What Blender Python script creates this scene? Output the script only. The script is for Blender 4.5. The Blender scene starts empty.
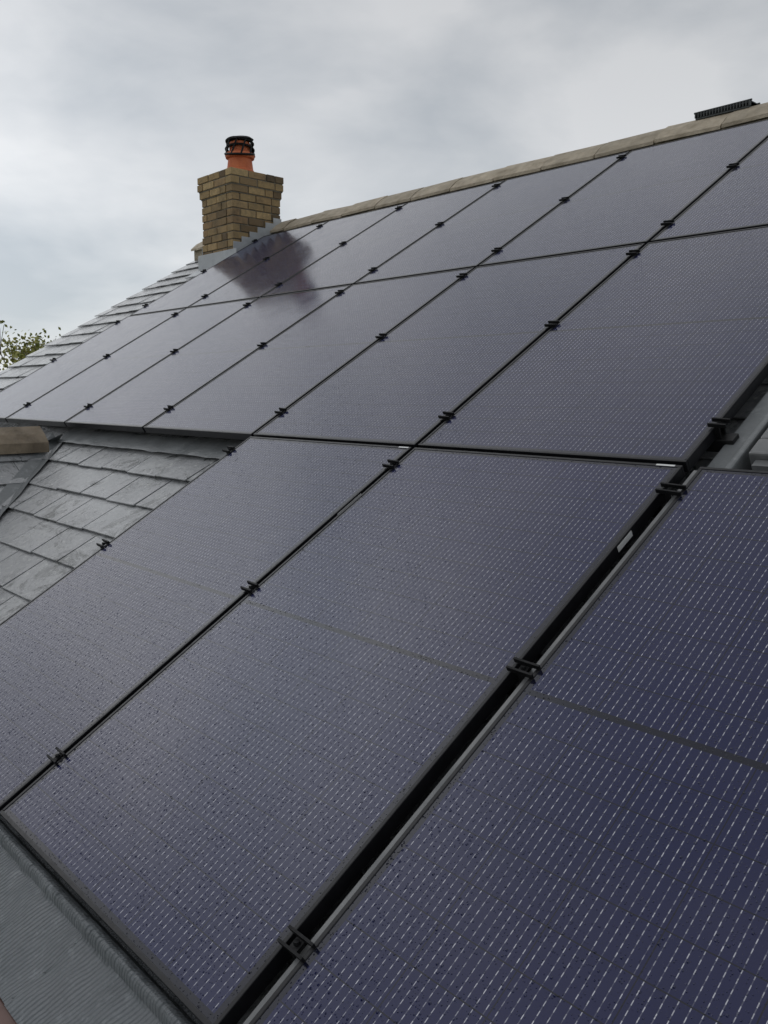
import bpy, bmesh, math, random
from mathutils import Vector, Matrix
from mathutils import noise as mn
random.seed(7)
H=1.24
TH=math.radians(30.5); C=math.cos(TH); S=math.sin(TH)
def P(u,v,w=0.0):            # roof frame (metres): u along ridge (away), v upslope, w normal
    return Vector((-u, v*C-w*S, v*S+w*C))
def Wd(x,y,z): return Vector((x,y,z))
scene=bpy.context.scene

# ------------------------------------------------------------ mesh builder
class MB:
    def __init__(s): s.v=[];s.f=[];s.m=[];s.uv=[];s.t=[]
    def poly(s,pts,mat=0,uv=None,tint=None):
        b=len(s.v); s.v+= [tuple(p) for p in pts]
        s.f.append(tuple(range(b,b+len(pts)))); s.m.append(mat)
        s.uv.append(uv or [(0,0)]*len(pts)); s.t.append(random.random() if tint is None else tint)
    def box(s,a0,a1,b0,b1,c0,c1,T=P,mat=0,tint=None,uvo=None,dz=None):
        t=random.random() if tint is None else tint
        d=dz or (0,0,0,0)
        co=[(a0,b0,c0+d[0]),(a1,b0,c0+d[1]),(a1,b1,c0+d[2]),(a0,b1,c0+d[3]),
            (a0,b0,c1+d[0]),(a1,b0,c1+d[1]),(a1,b1,c1+d[2]),(a0,b1,c1+d[3])]
        b=len(s.v); s.v+=[tuple(T(*c)) for c in co]
        for q in ((3,2,1,0),(4,5,6,7),(0,1,5,4),(1,2,6,5),(2,3,7,6),(3,0,4,7)):
            s.f.append(tuple(b+i for i in q)); s.m.append(mat); s.t.append(t)
            if uvo: s.uv.append([(co[i][0]-uvo[0],co[i][1]-uvo[1]) for i in q])
            else: s.uv.append([(co[i][0],co[i][1]) for i in q])
    def lathe(s,c,prof,seg=24,mat=0,tint=None,tilt=None):
        c=Vector(c); b=len(s.v); t=random.random() if tint is None else tint
        for r,z in prof:
            for k in range(seg):
                a=2*math.pi*k/seg; p=Vector((r*math.cos(a),r*math.sin(a),z))
                if tilt: p=tilt@p
                s.v.append(tuple(c+p))
        for i in range(len(prof)-1):
            for k in range(seg):
                k2=(k+1)%seg
                s.f.append((b+i*seg+k,b+i*seg+k2,b+(i+1)*seg+k2,b+(i+1)*seg+k)); s.m.append(mat); s.t.append(t)
                s.uv.append([(0,0)]*4)
    def tube(s,p,q,r0,r1,seg=6,mat=0,tint=None):
        p=Vector(p);q=Vector(q);d=(q-p).normalized()
        a=d.orthogonal().normalized();e=d.cross(a);b=len(s.v);t=random.random() if tint is None else tint
        for c,r in((p,r0),(q,r1)):
            for k in range(seg):
                an=2*math.pi*k/seg; s.v.append(tuple(c+a*(r*math.cos(an))+e*(r*math.sin(an))))
        for k in range(seg):
            k2=(k+1)%seg
            s.f.append((b+k,b+k2,b+seg+k2,b+seg+k)); s.m.append(mat); s.t.append(t); s.uv.append([(0,0)]*4)
        s.f.append(tuple(b+k for k in range(seg))[::-1]); s.m.append(mat); s.t.append(t); s.uv.append([(0,0)]*seg)
        s.f.append(tuple(b+seg+k for k in range(seg))); s.m.append(mat); s.t.append(t); s.uv.append([(0,0)]*seg)
    def make(s,name,mats,parent=None,bevel=0,smooth=False,recalc=True):
        me=bpy.data.meshes.new(name); me.from_pydata(s.v,[],s.f)
        for m in mats: me.materials.append(m)
        me.polygons.foreach_set("material_index",s.m)
        uvl=me.uv_layers.new(name="UVMap"); at=me.attributes.new("tint","FLOAT","FACE")
        at.data.foreach_set("value",s.t)
        fl=[]
        for u in s.uv:
            for q in u: fl+= [q[0],q[1]]
        uvl.data.foreach_set("uv",fl)
        if recalc:
            bm=bmesh.new(); bm.from_mesh(me); bmesh.ops.recalc_face_normals(bm,faces=bm.faces); bm.to_mesh(me); bm.free()
        if smooth: me.polygons.foreach_set("use_smooth",[True]*len(me.polygons))
        me.update(); o=bpy.data.objects.new(name,me); scene.collection.objects.link(o)
        if parent: o.parent=parent
        if bevel:
            md=o.modifiers.new("b","BEVEL"); md.width=bevel; md.segments=2; md.limit_method='ANGLE'
        return o
def empty(name):
    e=bpy.data.objects.new(name,None); scene.collection.objects.link(e); return e

# ------------------------------------------------------------ node helpers
class N:
    def __init__(s,name):
        s.mat=bpy.data.materials.new(name); s.mat.use_nodes=True; s.nt=s.mat.node_tree
        s.b=s.nt.nodes["Principled BSDF"]
    def n(s,t,**k):
        x=s.nt.nodes.new(t)
        for a,b in k.items(): setattr(x,a,b)
        return x
    def set(s,sock,val):
        if hasattr(val,"is_output"): s.nt.links.new(val,sock)
        else: sock.default_value=val
    def m(s,op,a,b=0.0,c=0.0,clamp=False):
        x=s.n("ShaderNodeMath",operation=op); x.use_clamp=clamp
        s.set(x.inputs[0],a); s.set(x.inputs[1],b); s.set(x.inputs[2],c); return x.outputs[0]
    def mix(s,f,a,b):
        x=s.n("ShaderNodeMix",data_type='RGBA'); s.set(x.inputs[0],f)
        s.set(x.inputs[6],a if hasattr(a,"is_output") else (*a,1)); s.set(x.inputs[7],b if hasattr(b,"is_output") else (*b,1)); return x.outputs[2]
    def noise(s,vec,scale,detail=4,rough=.55,dist=0):
        x=s.n("ShaderNodeTexNoise"); 
        if vec is not None: s.nt.links.new(vec,x.inputs["Vector"])
        x.inputs["Scale"].default_value=scale; x.inputs["Detail"].default_value=detail; x.inputs["Roughness"].default_value=rough
        x.inputs["Distortion"].default_value=dist; return x.outputs["Fac"]
    def rng(s,v,a,b,c=0.,d=1.):
        x=s.n("ShaderNodeMapRange"); s.set(x.inputs[0],v)
        for i,q in enumerate((a,b,c,d)): s.set(x.inputs[1+i],q)
        return x.outputs[0]
    def bump(s,h,strength=.5,dist=.01,nrm=None):
        x=s.n("ShaderNodeBump"); x.inputs["Strength"].default_value=strength; x.inputs["Distance"].default_value=dist
        s.nt.links.new(h,x.inputs["Height"])
        if nrm is not None: s.nt.links.new(nrm,x.inputs["Normal"])
        s.nt.links.new(x.outputs[0],s.b.inputs["Normal"]); return x.outputs[0]
    def obj(s): return s.n("ShaderNodeTexCoord").outputs["Object"]
    def tint(s): 
        x=s.n("ShaderNodeAttribute"); x.attribute_name="tint"; return x.outputs["Fac"]
    def p(s,**k):
        for a,v in k.items():
            nm={"base":"Base Color","rough":"Roughness","metal":"Metallic","ior":"IOR","spec":"Specular IOR Level"}[a]
            s.set(s.b.inputs[nm], (*v,1) if isinstance(v,tuple) else v)

PW,PH=1.018,1.700
def mat_cells():
    q=N("solar_cells"); uv=q.n("ShaderNodeUVMap"); uv.uv_map="UVMap"
    sp=q.n("ShaderNodeSeparateXYZ"); q.nt.links.new(uv.outputs[0],sp.inputs[0]); x,y=sp.outputs[0],sp.outputs[1]
    cx=(PW-.044)/6
    a=q.m('DIVIDE',q.m('SUBTRACT',x,.022),cx)
    fx=q.m('FRACT',a); gx=q.m('LESS_THAN',fx,.014)
    yy=q.m('SUBTRACT',q.m('ABSOLUTE',q.m('SUBTRACT',y,PH/2)),.005)
    cy=(PH/2-.022-.005)/10
    b=q.m('DIVIDE',yy,cy); fy=q.m('FRACT',b); gy=q.m('LESS_THAN',fy,.03)
    mid=q.m('LESS_THAN',yy,0)
    e1=q.m('LESS_THAN',a,0);e2=q.m('GREATER_THAN',a,6);e3=q.m('GREATER_THAN',b,10)
    gap=q.m('MAXIMUM',q.m('MAXIMUM',q.m('MAXIMUM',gx,gy),q.m('MAXIMUM',e1,e2)),q.m('MAXIMUM',e3,mid))
    g=q.m('FRACT',q.m('MULTIPLY',a,9.0))
    ln=q.m('LESS_THAN',q.m('ABSOLUTE',q.m('SUBTRACT',g,.5)),.044)
    ds=q.m('LESS_THAN',q.m('FRACT',q.m('MULTIPLY',b,5.0)),.5)
    ln=q.m('MULTIPLY',ln,q.m('ADD',q.m('MULTIPLY',ds,.8),.2))
    o=q.obj()
    big=q.noise(o,2.5,3); var=q.noise(o,30,2)
    ln=q.m('MULTIPLY',ln,q.rng(var,.3,.7,.35,1.0))
    inv=q.m('SUBTRACT',1.0,gap); ln=q.m('MULTIPLY',ln,inv)
    info=q.n("ShaderNodeObjectInfo").outputs["Random"]
    cell=q.mix(big,(.007,.013,.066),(.016,.018,.086))
    cell=q.mix(q.m('MULTIPLY',info,.4),cell,(.014,.016,.056))
    col=q.mix(gap,cell,(.008,.009,.022))
    col=q.mix(ln,col,(.68,.68,.74))
    dirt=q.m('MULTIPLY',q.rng(q.noise(o,7,6,.65),.45,.8),.025)
    col=q.mix(dirt,col,(.3,.28,.26))
    def drops(scale,thr,mn_,mx_):
        vo=q.n("ShaderNodeTexVoronoi"); q.nt.links.new(o,vo.inputs["Vector"]); vo.inputs["Scale"].default_value=scale
        rs=q.n("ShaderNodeSeparateColor"); q.nt.links.new(vo.outputs["Color"],rs.inputs[0])
        rad=q.m('MULTIPLY',q.m('GREATER_THAN',rs.outputs[0],thr),q.m('ADD',q.m('MULTIPLY',rs.outputs[1],mx_),mn_))
        return q.m('MAXIMUM',q.m('SUBTRACT',rad,vo.outputs["Distance"]),0)
    h=q.m('ADD',drops(200,.35,.14,.24),q.m('MULTIPLY',drops(105,.66,.12,.20),1.9))
    q.bump(h,.8,.010)
    q.p(base=col,ior=1.53,rough=q.rng(q.noise(o,5,5),.3,.7,.10,.18))
    return q.mat
def mat_simple(name,c1,c2,scale,rough=(.4,.6),bump=.2,bd=.004,metal=0.,tintamt=0.,tc=(0,0,0),detail=6,spec=.5):
    q=N(name); o=q.obj(); n=q.noise(o,scale,detail,.62)
    col=q.mix(q.rng(n,.3,.7),c1,c2)
    if tintamt: col=q.mix(q.m('MULTIPLY',q.tint(),tintamt),col,tc)
    q.p(base=col,rough=q.rng(q.noise(o,scale*2.3,4),.3,.7,*rough),metal=metal,spec=spec)
    if bump: q.bump(q.noise(o,scale*4,6,.7),bump,bd)
    return q.mat
M_CELL=mat_cells()
M_FRAME=mat_simple("black_anodised",(.006,.006,.008),(.011,.011,.013),30,(.32,.45),.05,.001,spec=.4)
M_BLACK=mat_simple("black_plastic",(.004,.004,.005),(.009,.009,.010),40,(.5,.65),.1,.001,spec=.3)
M_RAIL=mat_simple("rail_black",(.008,.008,.009),(.015,.015,.015),30,(.4,.5),0)
M_LABEL=mat_simple("white_label",(.7,.7,.68),(.8,.8,.8),60,(.4,.5),0)
M_ALU=mat_simple("grey_aluminium",(.13,.135,.14),(.24,.24,.24),12,(.3,.5),.15,.002,.2)
def mat_slate():
    q=N("roof_slate"); o=q.obj(); t=q.tint()
    col=q.mix(q.rng(q.noise(o,9,6,.7),.3,.7),(.20,.205,.215),(.36,.365,.375))
    col=q.mix(q.m('MULTIPLY',t,.6),col,(.46,.465,.47))
    dk=q.rng(q.noise(o,3.6,9,.78,1.4),.53,.62); col=q.mix(q.m('MULTIPLY',dk,.85),col,(.04,.045,.043))
    dk2=q.rng(q.noise(o,17,9,.8,1.0),.54,.64); col=q.mix(q.m('MULTIPLY',dk2,.5),col,(.07,.075,.07))
    li=q.rng(q.noise(o,26,8,.78),.56,.63); col=q.mix(q.m('MULTIPLY',li,.6),col,(.60,.61,.58))
    q.p(base=col,ior=1.6,rough=q.rng(q.noise(o,6,4),.3,.7,.08,.32)); q.bump(q.noise(o,34,8,.75),.5,.006)
    return q.mat
M_SLATE=mat_slate()
def mat_lead(name="lead_sheet",ribs=False,c=((.13,.14,.145),(.25,.26,.265))):
    q=N(name); o=q.obj()
    col=q.mix(q.rng(q.noise(o,6,7,.7),.3,.7),*c)
    col=q.mix(q.m('MULTIPLY',q.rng(q.noise(o,22,8,.75),.55,.7),.5),col,tuple(min(.6,x*1.7) for x in c[1]))
    col=q.mix(q.m('MULTIPLY',q.rng(q.noise(o,3,7,.75),.5,.72),.55),col,tuple(x*.45 for x in c[0]))
    q.p(base=col,rough=q.rng(q.noise(o,9,4),.3,.7,.3,.55))
    if ribs:
        uv=q.n("ShaderNodeUVMap"); uv.uv_map="UVMap"; sp=q.n("ShaderNodeSeparateXYZ"); q.nt.links.new(uv.outputs[0],sp.inputs[0])
        ph=q.m('ADD',q.m('ADD',sp.outputs[0],q.m('MULTIPLY',sp.outputs[1],.25)),q.m('MULTIPLY',q.noise(o,9,4),.02))
        wv=q.m('SINE',q.m('MULTIPLY',ph,2*math.pi/.011))
        hh=q.m('ADD',q.m('MULTIPLY',wv,.5),q.m('MULTIPLY',q.noise(o,60,5),1.6)); q.bump(hh,.9,.004)
    else: q.bump(q.noise(o,14,6,.6),.5,.012)
    return q.mat
M_LEAD=mat_lead(); M_RIB=mat_lead("ribbed_lead",True,((.14,.155,.165),(.25,.265,.28)))
M_LEADL=mat_lead("pale_lead",False,((.38,.40,.42),(.52,.54,.56)))
def mat_brick():
    q=N("stock_brick"); o=q.obj(); t=q.tint()
    r=q.n("ShaderNodeValToRGB"); q.nt.links.new(t,r.inputs[0]); cr=r.color_ramp
    cr.elements[0].color=(.12,.08,.045,1); cr.elements[1].color=(.60,.43,.21,1)
    for p_,c_ in ((.2,(.31,.21,.105)),(.5,(.46,.32,.15)),(.75,(.38,.24,.12))):
        e=cr.elements.new(p_); e.color=(*c_,1)
    col=q.mix(q.m('MULTIPLY',q.rng(q.noise(o,28,7,.75),.35,.7),.6),r.outputs[0],(.20,.155,.095))
    st=q.rng(q.noise(o,4,6,.7),.5,.70); col=q.mix(q.m('MULTIPLY',st,.6),col,(.07,.062,.045))
    q.p(base=col,rough=.9); q.bump(q.noise(o,80,6,.8),.6,.006); return q.mat
M_BRICK=mat_brick()
M_MORTAR=mat_simple("mortar",(.16,.145,.115),(.26,.24,.19),30,(.85,.95),.5,.006)
M_TERRA=mat_simple("terracotta",(.52,.12,.045),(.68,.20,.08),14,(.6,.8),.2,.003)
M_RIDGE=mat_simple("ridge_clay",(.33,.27,.19),(.70,.60,.46),9,(.6,.9),.9,.014,0,.35,(.24,.21,.16),10)
M_STONE=mat_simple("ridge_stone",(.17,.13,.085),(.38,.30,.21),9,(.6,.85),.8,.012,0,.3,(.12,.10,.08))
M_FELT=mat_simple("deck_felt",(.02,.02,.02),(.035,.035,.035),8,(.8,.9),.2)
M_GUTTER=mat_simple("brown_gutter",(.16,.09,.075),(.22,.13,.11),10,(.4,.6),.1)
M_WHITE=mat_simple("white_upvc",(.6,.6,.6),(.7,.7,.7),5,(.3,.4),0)
M_GLASS=mat_simple("window_glass",(.02,.025,.03),(.03,.035,.04),3,(.04,.08),0)

# ------------------------------------------------------------ solar panels
GAP=.017
UP=1.035
U2=.915*H
SG=.041
def panel(u0,v0,labels=()):
    mb=MB(); u1=u0+PW; v1=v0+PH; f=.010; d=.035
    mb.box(u0,u1,v0,v0+f,-d,0,mat=1); mb.box(u0,u1,v1-f,v1,-d,0,mat=1)
    mb.box(u0,u0+f,v0+f,v1-f,-d,0,mat=1); mb.box(u1-f,u1,v0+f,v1-f,-d,0,mat=1)
    o=mb.make("solar_panel",[M_CELL,M_FRAME],bevel=.0015)
    g=MB(); g.box(u0+f,u1-f,v0+f,v1-f,-.006,-.0018,uvo=(u0,v0),mat=0)
    g.make("glass",[M_CELL],parent=o)
    b=MB(); b.box(u0+f,u1-f,v0+f,v1-f,-.012,-.0065); b.make("backsheet",[M_BLACK],parent=o)
    for (a0,a1,b0,b1,c0,c1) in labels:
        l=MB(); l.box(a0,a1,b0,b1,c0,c1); l.make("label",[M_LABEL],parent=o)
    return o
def ucol(k): return U2+GAP/2+k*UP
v3,v2,v1_=.030*H,1.414*H,2.800*H
panel(U2-SG-PW,v3)
panel(ucol(0),v3,[(ucol(0)-.0012,ucol(0)-.0002,v3+1.345,v3+1.415,-.022,-.006),(ucol(0)+.02,ucol(0)+.075,v3+PH-.009,v3+PH-.002,.0003,.0008)])
panel(ucol(1),v3,[(ucol(1)-.0012,ucol(1)-.0002,v3+1.30,v3+1.42,-.026,-.006),(ucol(1)+.01,ucol(1)+.06,v3+PH-.009,v3+PH-.002,.0003,.0008)])
for k in range(0,6): panel(ucol(k),v2)
for k in range(-2,6): panel(ucol(k),v1_)
mb=MB()
offs=[.15*H,.725*H,1.275*H]
ranges=[(v3,U2-SG-PW-.05,ucol(2)+.03),(v2,U2-.04,ucol(6)+.03),(v1_,ucol(-2)-.05,ucol(6)+.03)]
for v0,a,b in ranges:
    for o_ in offs: mb.box(a,b,v0+o_-.02,v0+o_+.02,-.078,-.037)
mb.make("mounting_rails",[M_RAIL],bevel=.002)
mb=MB()
def clamp(u,v,hw=.026):
    k1=random.uniform(-.003,.003)
    for s in (-.014,.014):
        mb.box(u-hw+k1,u+hw+k1,v+s-.0026,v+s+.0026,.0006,.012,dz=(0,.003,.003,0))
        mb.box(u-.006,u+.006,v+s-.0025,v+s+.0025,-.036,.0005)
    mb.box(u-hw*.32,u+hw*.32,v-.0105,v+.0105,.001,.0035)
    mb.lathe(P(u,v,.004),[(.0,0),(.006,0),(.006,.006),(.0,.006)],8)
for k in range(0,3):
    for o_ in offs:
        uu=ucol(k)-GAP/2 if k else U2-.016
        clamp(uu,v3+o_,hw=.026 if k else .034)
for k in range(0,7):
    for o_ in offs: clamp(ucol(k)-GAP/2,v2+o_)
for k in range(-2,7):
    for o_ in offs: clamp(ucol(k)-GAP/2,v1_+o_)
mb.make("panel_clamps",[M_BLACK])

# ------------------------------------------------------------ house
house=empty("brick_house")
VR=4.37*H; UL=7.22*H; UR=-4.0; VE=-.30
WS=-.115
mb=MB(); mb.box(UR,UL-.04,VE,VR,-.20,-.135)
def PR(u,v,w):
    q=P(u,v,w); yr=VR*C; return Vector((q.x,2*yr-q.y,q.z))
mb.box(UR,UL-.04,VE,VR-.03,-.20,-.135,T=PR); mb.make("roof_deck",[M_FELT],house)
def slates(mb,T,ua,ub,va,vb,w0,gauge=.215,wid=.30,skip=None):
    n=int((vb-va)/gauge)+1
    for i in range(n):
        v=va+i*gauge; off=(i%2)*wid/2
        u=ua-off
        while u<ub:
            a=max(u,ua); b=min(u+wid,ub)
            if b-a>.03 and not (skip and skip(a,b,v)):
                j=random.uniform(-.006,.006); l=random.uniform(-.002,.005)
                top=min(v+gauge*1.5,vb+.02)
                g=random.uniform(.0025,.005)
                mb.box(a+g,b-g,v+j,top,w0-.008,w0,T=T,dz=(l+.012,l+.012+random.uniform(-.003,.003),-.008,-.008))
            u+=wid
uv_=4.34*H; vc=1.36*H
mb=MB(); slates(mb,P,UR,UL,VE+.08,VR-.08,WS,
   skip=lambda a,b,v:(a>uv_-(vc-v)-0.0 if v<vc-.3 else False) and b< uv_+ (vc-v) )
slates(mb,PR,UR,UL,VE,VR-.1,WS,.4,.6)
mb.make("roof_slates",[M_SLATE],house,bevel=.0015)
def ridge(mb,x0,x1,L,T,wing=.16,rise=.035,th=.02):
    n=int(abs(x1-x0)/L)
    for i in range(n):
        a=x0+i*L; b=a+L-.009; j=random.uniform(-.008,.008); t=random.random(); j2=random.uniform(-.006,.006)
        prof=[(-wing,-wing*.589-.0),(-wing*.55,-wing*.2),(0,rise*.5),(wing*.55,-wing*.2),(wing,-wing*.589)]
        prof2=[(p,q-th) for p,q in prof]
        A=[T(a,p,q+j) for p,q in prof];B=[T(b,p,q+j2) for p,q in prof];A2=[T(a,p,q+j) for p,q in prof2];B2=[T(b,p,q+j2) for p,q in prof2]
        for k in range(4):
            mb.poly([A[k],B[k],B[k+1],A[k+1]],tint=t); mb.poly([A2[k+1],B2[k+1],B2[k],A2[k]],tint=t)
            mb.poly([A[k],A[k+1],A2[k+1],A2[k]],tint=t); mb.poly([B[k],B2[k],B2[k+1],B[k+1]],tint=t)
        for k in (0,4): mb.poly([A[k],B[k],B2[k],A2[k]],tint=t)
apex=P(0,VR,WS); RZ=.135
mb=MB(); ridge(mb,-UL,-UR,.45,lambda a,p,q:Vector((a,apex.y+p,apex.z+RZ+q)),th=.022)
mb.make("ridge_tiles",[M_RIDGE],house,recalc=False)
mb=MB()
x=-UL+.01
while x<-UR-.05:
    j=random.uniform(-.008,.008)
    mb.box(x,x+.13,apex.y-.130+j,apex.y+.130+j,apex.z-.10,apex.z+RZ-.10,T=Wd); x+=.1305
mb.make("ridge_bedding",[mat_simple("bedding_mortar",(.24,.20,.145),(.50,.43,.32),12,(.8,.95),.9,.015)],house)
ca=P(uv_,vc,WS)
def CG(sgn):
    def T(s,t,w):
        return Vector((ca.x+sgn*(t*C+w*S), ca.y-s, ca.z-t*S+w*C))
    return T
mb=MB()
for sg in (1,-1):
    T=CG(sg); n=8
    for i in range(n):
        t1=1.78-i*.228
        t0=max(t1-.34,.0); s=t1*C-.32+(i%2)*.15
        while s<3.2:
            l=random.uniform(0,.004)
            mb.box(s+.002,s+.298,t0,t1,-.008,0,T=T,dz=(-.008,-.008,l+.008,l+.010)); s+=.3
mb.make("cross_gable_slates",[M_SLATE],house,bevel=.0015)
mb=MB()
for sg in (1,-1):
    mb.poly([CG(sg)(-.0,0,-.02),CG(sg)(3.15,0,-.02),CG(sg)(3.15,1.78,-.02),CG(sg)(1.78*C,1.78,-.02)])
mb.make("cross_gable_deck",[M_FELT],house,recalc=False)
mb=MB(); ridge(mb,.11,3.2,.45,lambda a,p,q:Vector((ca.x+p,ca.y-a,ca.z+.085+q)),wing=.13,th=.06)
mb.make("cross_gable_ridge",[M_STONE],house,recalc=False)
mb=MB()
def valley(sgn):
    p0=Vector((ca.x,ca.y,ca.z)); d=Vector((sgn*1.0,-1.0,-math.tan(TH))); 
    for i in range(24):
        a=i*.0625; b=a+.0625
        A=p0+d*a+Vector((0,0,.010)); B=p0+d*b+Vector((0,0,.010))
        up=Vector((0,C,S)); sd=Vector((-sgn*C,0,S))*.10
        wa=.055+.02*mn.noise(Vector((a*9,1,2))); wb=.055+.02*mn.noise(Vector((b*9,1,2)))
        mb.poly([A,B,B+Vector((sgn*.05,.0,.012))+up*wb,A+Vector((sgn*.05,0,.012))+up*wa]); mb.poly([A,A+sd,B+sd,B])
valley(1); valley(-1)
mb.make("valley_lead",[M_LEAD],house,recalc=False)
def sheet(name,u0,u1,v0,v1,w,mat,nu=60,nv=8,amp=.004,roll=None,parent=house):
    mb=MB()
    def h(u,v): return w+amp*mn.noise(Vector((u*9,v*14,w*50)))*1.5+(roll(u,v) if roll else 0)
    g=[[P(u0+(u1-u0)*i/nu,v0+(v1-v0)*j/nv,h(u0+(u1-u0)*i/nu,v0+(v1-v0)*j/nv)) for j in range(nv+1)] for i in range(nu+1)]
    for i in range(nu):
        for j in range(nv):
            us=[u0+(u1-u0)*q/nu for q in (i,i+1)]; vs=[v0+(v1-v0)*q/nv for q in (j,j+1)]
            mb.poly([g[i][j],g[i][j+1],g[i+1][j+1],g[i+1][j]],uv=[(us[0],vs[0]),(us[0],vs[1]),(us[1],vs[1]),(us[1],vs[0])],tint=.5)
    return mb.make(name,[mat],parent,smooth=False,recalc=False)
sheet("lead_strip",ucol(2)+.05,uv_-.0,1.350*H,1.46*H,WS+.022,M_LEAD)
def roll(u,v):
    d=abs(v-(.012+.003*mn.noise(Vector((u*14,0,3)))))
    lap=((u+.25+.12*v)/.47)%1.0
    return .024*max(0,1-(d/.02)**2)*(1+.35*mn.noise(Vector((u*45,2,3))))+(-.02 if v>.03 else 0)+.012*lap
sheet("lead_apron",-.6,2.9,-.186,.06,-.062,M_RIB,nu=420,nv=44,amp=.005,roll=roll)
mb=MB(); mb.box(-.6,2.9,-.30,-.189,-.11,-.078); mb.make("eaves_board",[M_GUTTER],house,bevel=.003)
mb=MB()
mb.box(U2-SG+.003,U2-.022,v3,v2-.02,-.05,-.010); mb.make("seam_flashing",[M_ALU],house,bevel=.002)
mb=MB(); mb.box(U2-.075,U2-.012,v2-.0,v2+PH,-.10,-.05); mb.box(U2-.10,U2-.078,v2-.0,v2+PH,-.10,-.03); mb.box(-.6,U2-.103,v2+.0,v2+.06,-.10,-.06); mb.make("window_flashing",[M_LEAD],house,bevel=.006)
rw=empty("roof_window")
mb=MB(); a0,a1,b0,b1=-.02,U2-.125,v2+.075,v2+1.05
f=.075
mb.box(a0,a1,b0,b0+f,-.10,-.012); mb.box(a0,a1,b1-f,b1,-.10,-.012); mb.box(a0,a0+f,b0+f,b1-f,-.10,-.012); mb.box(a1-f,a1,b0+f,b1-f,-.10,-.012)
mb.make("window_frame",[M_ALU],rw,bevel=.006)
mb=MB(); mb.box(a0+f,a1-f,b0+f,b1-f,-.05,-.03); mb.make("pane",[M_GLASS],rw)
mb=MB(); mb.box(a0+.02,a1-.02,b0-.03,b0-.003,-.06,-.03)
for k in range(40): mb.box(a0+.02+k*.023,a0+.02+k*.023+.012,b0-.03,b0-.003,-.0295,-.022)
mb.make("ribbed_sill",[M_ALU],rw)
zg=-3.1
mb=MB(); ye=P(0,VE,-.2).y+.25; yb=2*apex.y-ye; x0,x1=-UL+.1,-UR-.1; zt=P(0,VE,-.2).z+.1; za=apex.z-.12
def wallquad(a,b,z0,z1):
    mb.poly([(a[0],a[1],z0),(b[0],b[1],z0),(b[0],b[1],z1),(a[0],a[1],z1)],uv=[(0,z0),((Vector(b)-Vector(a)).length,z0),((Vector(b)-Vector(a)).length,z1),(0,z1)])
wallquad((x0,ye),(x1,ye),zg,zt); wallquad((x1,yb),(x0,yb),zg,zt)
for x in (x0,x1):
    mb.poly([(x,ye,zg),(x,yb,zg),(x,yb,zt),(x,apex.y,za),(x,ye,zt)],uv=[(0,zg),(yb-ye,zg),(yb-ye,zt),(apex.y-ye,za),(0,zt)])
gx0,gx1=ca.x-1.4,ca.x+1.4; gy=ca.y-3.0; gz=ca.z-1.4*math.tan(TH)-.02
mb.poly([(gx0,gy,zg),(gx1,gy,zg),(gx1,gy,gz),(ca.x,gy,ca.z-.04),(gx0,gy,gz)],uv=[(0,zg),(2.8,zg),(2.8,gz),(1.4,ca.z),(0,gz)])
wallquad((gx1,gy),(gx1,ye),zg,gz); wallquad((gx0,ye),(gx0,gy),zg,gz)
q=N("brick_wall"); uvn=q.n("ShaderNodeUVMap"); uvn.uv_map="UVMap"; bt=q.n("ShaderNodeTexBrick"); q.nt.links.new(uvn.outputs[0],bt.inputs["Vector"])
bt.inputs["Scale"].default_value=1; bt.inputs["Brick Width"].default_value=.225; bt.inputs["Row Height"].default_value=.075; bt.inputs["Mortar Size"].default_value=.005
bt.inputs["Color1"].default_value=(.32,.24,.14,1); bt.inputs["Color2"].default_value=(.22,.15,.09,1); bt.inputs["Mortar"].default_value=(.3,.28,.25,1)
q.p(base=bt.outputs["Color"],rough=.9); q.bump(bt.outputs["Fac"],-.4,.006)
mb.make("walls",[q.mat],house,recalc=False)
mb=MB()
for wx in (-7.2,-2.4,0.2,2.4):
    mb.box(wx-.6,wx+.6,ye-.03,ye-.005,zg+1.0,zg+2.2,T=Wd,mat=0); 
    for s in (-.3,.3): mb.box(wx+s-.25,wx+s+.25,ye-.04,ye-.032,zg+1.05,zg+2.15,T=Wd,mat=1)
mb.make("windows",[M_WHITE,M_GLASS],house)
mb=MB(); gyc=P(0,VE,-.12).y-.06; gzc=P(0,VE,-.12).z-.0
for a,b in ((-UL,-6.9),(-3.85,-UR)):
    for k in range(8):
        t0=math.pi+math.pi*k/8; t1=math.pi+math.pi*(k+1)/8; r=.06
        mb.poly([(a,gyc+r*math.cos(t0),gzc+r*math.sin(t0)),(b,gyc+r*math.cos(t0),gzc+r*math.sin(t0)),(b,gyc+r*math.cos(t1),gzc+r*math.sin(t1)),(a,gyc+r*math.cos(t1),gzc+r*math.sin(t1))],tint=.5)
o=mb.make("gutter",[M_GUTTER],house,recalc=False); md=o.modifiers.new("s","SOLIDIFY"); md.thickness=.004
mb=MB(); mb.box(-3.75,-UR,ye-.21,ye-.19,zt-.3,zt-.06,T=Wd); mb.make("fascia",[M_GUTTER],house)

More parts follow.
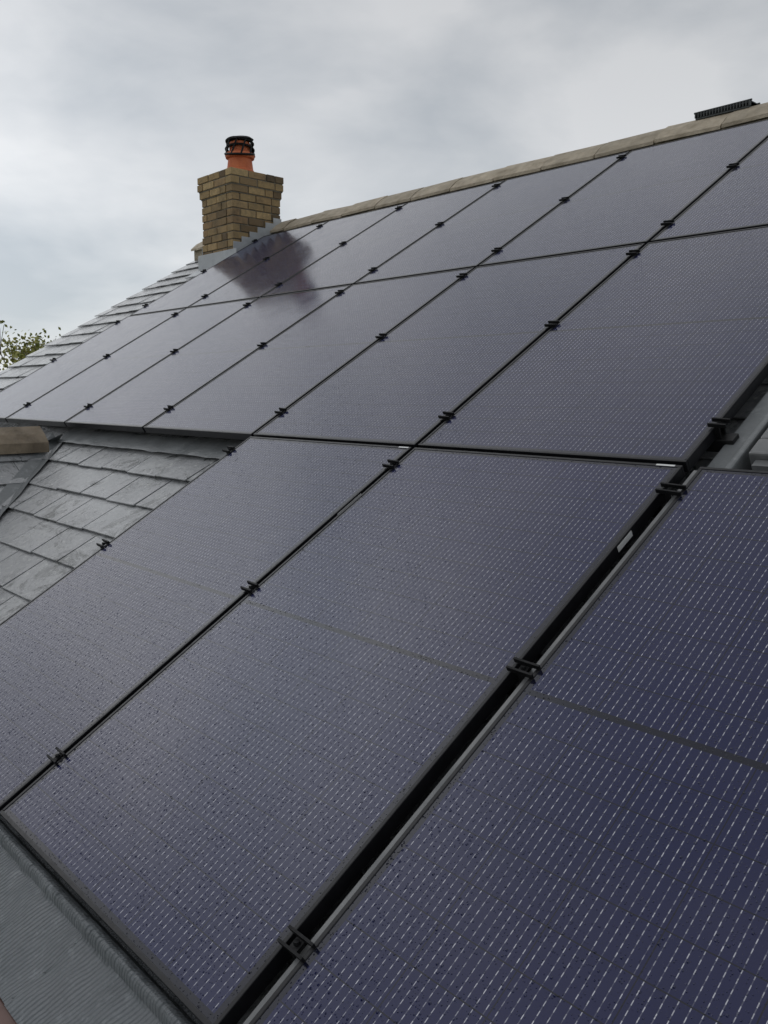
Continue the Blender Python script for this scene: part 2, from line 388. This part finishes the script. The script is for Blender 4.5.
# ------------------------------------------------------------ chimney
ch=empty("brick_chimney")
cx1=-6.0*H+.035; cx0=cx1-.57; cy0=4.14; cy1=cy0+.57; ztop=3.245
mb=MB(); mt=MB()
bh,bd,mj=.064,.1025,.011
nC=18
for i in range(nC):
    e=0 if i<nC-3 else (.014 if i==nC-3 else .028)
    A0,A1,B0,B1=cx0-e,cx1+e,cy0-e,cy1+e
    zb=ztop-.074*(nC-i)
    def run(length,flip):
        segs=[]; x=0; unit=length/2.5
        sizes=[unit,unit,unit*.5] if not flip else [unit*.5,unit,unit]
        for s in sizes: segs.append((x,x+s-mj)); x+=s
        return segs
    fl=i%2==0
    for (a,b) in run(A1-A0-bd,fl):
        j=random.uniform(-.005,.005)
        mb.box(A0+a,A0+b,B0+j,B0+bd,zb,zb+bh,T=Wd)
        mb.box(A1-b,A1-a,B1-bd,B1+j,zb,zb+bh,T=Wd)
    for (a,b) in run(B1-B0-bd,fl):
        j=random.uniform(-.005,.005)
        mb.box(A1-bd,A1+j,B0+a,B0+b,zb,zb+bh,T=Wd)
        mb.box(A0+j,A0+bd,B1-b,B1-a,zb,zb+bh,T=Wd)
    mt.box(A0+.010,A1-.010,B0+.010,B1-.010,zb-.0105,zb+.0628,T=Wd)
mb.make("bricks",[M_BRICK],ch,bevel=.004)
cxm,cym=(cx0+cx1)/2,(cy0+cy1)/2
mt.lathe((cxm,cym,ztop-.012),[(.26,0),(.24,.015),(.17,.035),(.13,.05),(.0,.05)],4*6)
mt.make("mortar_core",[M_MORTAR],ch)
mb=MB(); z0=ztop+.015
mb.lathe((cxm,cym,z0),[(.15,0),(.15,.03),(.132,.05),(.120,.15),(.142,.16),(.150,.185),(.143,.205),(.11,.205),(.105,.0)],32)
mb.lathe((cxm,cym,z0),[(.105,.18),(.105,.31),(.09,.32),(.0,.322)],24)
mb.make("chimney_pot",[M_TERRA],ch,smooth=False,recalc=True)
mb=MB()
for i,zz in enumerate((.205,.25,.32)):
    r=.150-.005*i
    til=Matrix.Rotation(math.radians(random.uniform(-11,11)),3,'X')@Matrix.Rotation(math.radians(random.uniform(-11,11)),3,'Y')
    mb.lathe((cxm+random.uniform(-.014,.014),cym+random.uniform(-.01,.01),z0+zz),[(r-.03,-.003),(r,-.011),(r+.006,0),(r-.004,.010),(r-.03,.005),(r-.03,-.003)],24,tilt=til)
for k in range(9):
    a=k*2*math.pi/9+.2
    mb.tube((cxm+.145*math.cos(a),cym+.145*math.sin(a),z0+.18),(cxm+.125*math.cos(a+.45),cym+.125*math.sin(a+.45),z0+.345),.010,.008)
mb.lathe((cxm+.006,cym,z0+.34),[(.13,-.006),(.138,.0),(.11,.02),(.05,.030),(0,.032)],24,tilt=Matrix.Rotation(math.radians(5),3,'X'))
mb.make("pot_cowl",[M_BLACK],ch)
mb=MB()
def zr(y): return (y+WS*S)/C*S+WS*C
mb.box(cx0-.08,cx1+.07,cy0-.012,cy0-.005,zr(cy0)-.05,zr(cy0)+.17,T=Wd)
vv=(cy0+WS*S)/C
for i in range(6):
    y0=cy0-.004+i*.095; y1=y0+.10
    zz=zr(y0)
    mb.box(cx1+.006+.0009*i,cx1+.013+.0009*i,y0,y1,zz-.08,zz+.245,T=Wd)
    mb.box(cx0-.013-.0009*i,cx0-.006-.0009*i,y0,y1,zz-.08,zz+.245,T=Wd)
mb.box(-cx1-.02,-cx0+.10,vv-.17,vv,WS+.020,WS+.030,T=P)
mb.box(-cx0+.014,-cx0+.12,vv+.001,VR-.14,WS+.018,WS+.026,T=P)
mb.make("lead_flashing",[M_LEADL],ch,bevel=.002)

# ------------------------------------------------------------ ridge vent
mb=MB(); vx0,vx1=-2.34*H,-2.06*H; vy=apex.y+.03; vz=apex.z+RZ+.012
mb.box(vx0,vx1,vy-.05,vy+.07,vz,vz+.010,T=Wd)
n=19
for i in range(n):
    x=vx0+(vx1-vx0)*i/(n-1); mb.box(x-.004,x+.004,vy-.055,vy+.075,vz+.0105,vz+.040,T=Wd)
mb.box(vx0-.004,vx1+.004,vy-.035,vy+.055,vz+.0108,vz+.034,T=Wd)
mb.tube((vx0-.012,vy-.045,vz+.042),(vx1+.012,vy-.045,vz+.042),.006,.006); mb.tube((vx0-.012,vy+.065,vz+.042),(vx1+.012,vy+.065,vz+.042),.006,.006)
mb.make("ridge_vent",[mat_simple("dark_grey_plastic",(.03,.035,.035),(.05,.055,.055),20,(.4,.6),.1)])

# ------------------------------------------------------------ ground, hills, tree
q=N("grass"); o_=q.obj(); q.p(base=q.mix(q.rng(q.noise(o_,.4,8,.7),.3,.7),(.035,.06,.018),(.08,.10,.035)),rough=.95); q.bump(q.noise(o_,8,6,.8),.8,.1)
mb=MB(); 
n=24;R=1500
for i in range(n):
    a=2*math.pi*i/n;b=2*math.pi*(i+1)/n
    mb.poly([(0,0,zg),(R*math.cos(a),R*math.sin(a),zg),(R*math.cos(b),R*math.sin(b),zg)])
mb.make("ground",[q.mat],recalc=False)
mb=MB()
def hh(a): return 6+18*abs(mn.noise(Vector((math.cos(a)*3,math.sin(a)*3,1))))+1.5*mn.noise(Vector((math.cos(a)*60,math.sin(a)*60,1)))
for i in range(360):
    a=2*math.pi*i/360;b=2*math.pi*(i+1)/360
    for (r0,k0,r1,k1) in ((420,0,520,.7),(520,.7,700,1)):
        mb.poly([(r0*math.cos(a),r0*math.sin(a),zg+hh(a)*k0),(r0*math.cos(b),r0*math.sin(b),zg+hh(b)*k0),(r1*math.cos(b),r1*math.sin(b),zg+hh(b)*k1),(r1*math.cos(a),r1*math.sin(a),zg+hh(a)*k1)])
mb.make("hills",[q.mat],recalc=False)
q=N("foliage"); t=q.tint(); q.p(base=q.mix(t,(.16,.19,.04),(.50,.47,.15)),rough=.6)
M_LEAF=q.mat; M_BARK=mat_simple("bark",(.06,.045,.03),(.1,.08,.06),8,(.8,.9),.5,.01)
tree=empty("deciduous_tree"); base=Vector((-20.8,6.4,zg))
mb=MB(); lf=MB(); random.seed(11)
def leafcl(p,n,r):
    for _ in range(n):
        c=p+Vector((random.gauss(0,r),random.gauss(0,r),random.gauss(0,r)))
        s=random.uniform(.035,.07); a=Vector((random.gauss(0,1),random.gauss(0,1),random.gauss(0,1))).normalized(); b=a.orthogonal().normalized()
        lf.poly([c-a*s,c+b*s*.6,c+a*s,c-b*s*.6])
def br(p,d,l,r,lev):
    q_=p+d*l; mb.tube(p,q_,r,r*.65,6)
    if lev==0: leafcl(q_,7,.13); leafcl(p+d*l*.5,3,.11); return
    for _ in range(4 if lev>1 else 3):
        nd=(d+Vector((random.uniform(-.9,.9),random.uniform(-.9,.9),random.uniform(-.25,.7)))).normalized()
        br(p+d*l*random.uniform(.55,1),nd,l*random.uniform(.6,.88),r*.56,lev-1)
br(base,Vector((0,0,1)),2.0,.18,5)
mb.make("trunk_and_branches",[M_BARK],tree); lf.make("leaves",[M_LEAF],tree,recalc=False)
zmax=max(v[2] for v in lf.v)
sc=(2.95-zg)/(zmax-zg)
tree.matrix_world=Matrix.Translation(base)@Matrix.Scale(sc,4)@Matrix.Translation(-base)

# ------------------------------------------------------------ world
w=bpy.data.worlds.new("World"); scene.world=w; w.use_nodes=True; nt=w.node_tree
SUN=Vector((-.753,-.03,.656)).normalized()
class WN(N):
    def __init__(s): s.nt=nt
q=WN(); bg=nt.nodes["Background"]
sky=q.n("ShaderNodeTexSky",sky_type='NISHITA'); sky.sun_disc=False; sky.sun_elevation=math.asin(SUN.z); sky.sun_rotation=math.atan2(SUN.x,SUN.y)
g=q.n("ShaderNodeTexCoord").outputs["Generated"]
mp=q.n("ShaderNodeMapping"); nt.links.new(g,mp.inputs[0]); mp.inputs["Scale"].default_value=(1,1,2.4); mp.inputs["Location"].default_value=(.35,.1,.15)
n1=q.noise(mp.outputs[0],1.7,7,.50,.4); n2=q.noise(mp.outputs[0],4.5,6,.5,.3)
n=q.m('ADD',q.m('MULTIPLY',n1,.72),q.m('MULTIPLY',n2,.28))
cl=q.n("ShaderNodeValToRGB"); nt.links.new(n,cl.inputs[0]); cr=cl.color_ramp
cr.elements[0].position=.38; cr.elements[0].color=(4.2,4.6,5.0,1); cr.elements[1].position=.61; cr.elements[1].color=(8.2,8.25,8.3,1)
def dot(v):
    x=q.n("ShaderNodeVectorMath",operation='DOT_PRODUCT'); nt.links.new(g,x.inputs[0]); x.inputs[1].default_value=v; return x.outputs["Value"]
gl=q.m('POWER',q.m('MAXIMUM',dot(SUN),0),38)
hz=q.m('POWER',q.m('SUBTRACT',1,q.m('ABSOLUTE',dot((0,0,1)))),1.5)
left=q.m('POWER',q.m('MAXIMUM',dot(Vector((-.97,.06,.14)).normalized()),0),10)
f=q.m('ADD',.50,q.m('ADD',q.m('MULTIPLY',gl,1.9),q.m('ADD',q.m('MULTIPLY',hz,.58),q.m('MULTIPLY',left,.42))))
vm=q.n("ShaderNodeVectorMath",operation='SCALE'); nt.links.new(cl.outputs[0],vm.inputs[0]); nt.links.new(f,vm.inputs["Scale"])
mx=q.mix(.9,sky.outputs[0],vm.outputs[0]); nt.links.new(mx,bg.inputs[0]); bg.inputs[1].default_value=.1
sl=bpy.data.lights.new("sun","SUN"); sl.energy=.5; sl.angle=math.radians(140); sl.color=(1,.98,.95)
so=bpy.data.objects.new("sun",sl); scene.collection.objects.link(so); so.rotation_euler=SUN.to_track_quat('Z','Y').to_euler()

# ------------------------------------------------------------ camera
dB=Vector((-792,120,-857)).normalized(); dA=Vector((1077,982,-857)); dA=(dA-dB*dA.dot(dB)).normalized(); nn=dA.cross(dB)
eX=-dB; eY=dA*C-nn*S; eZ=dA*S+nn*C
Rm=Matrix((eX,eY,eZ)).to_4x4()
cam=bpy.data.cameras.new("camera"); co=bpy.data.objects.new("camera",cam); scene.collection.objects.link(co)
co.matrix_world=Matrix.Translation(P(0,0,H))@Rm
cam.sensor_fit='VERTICAL'; cam.sensor_height=24; cam.lens=857/1024*24; cam.clip_start=.05; cam.clip_end=4000
scene.camera=co
scene.view_settings.view_transform='Standard'; scene.view_settings.look='None'; scene.view_settings.exposure=0
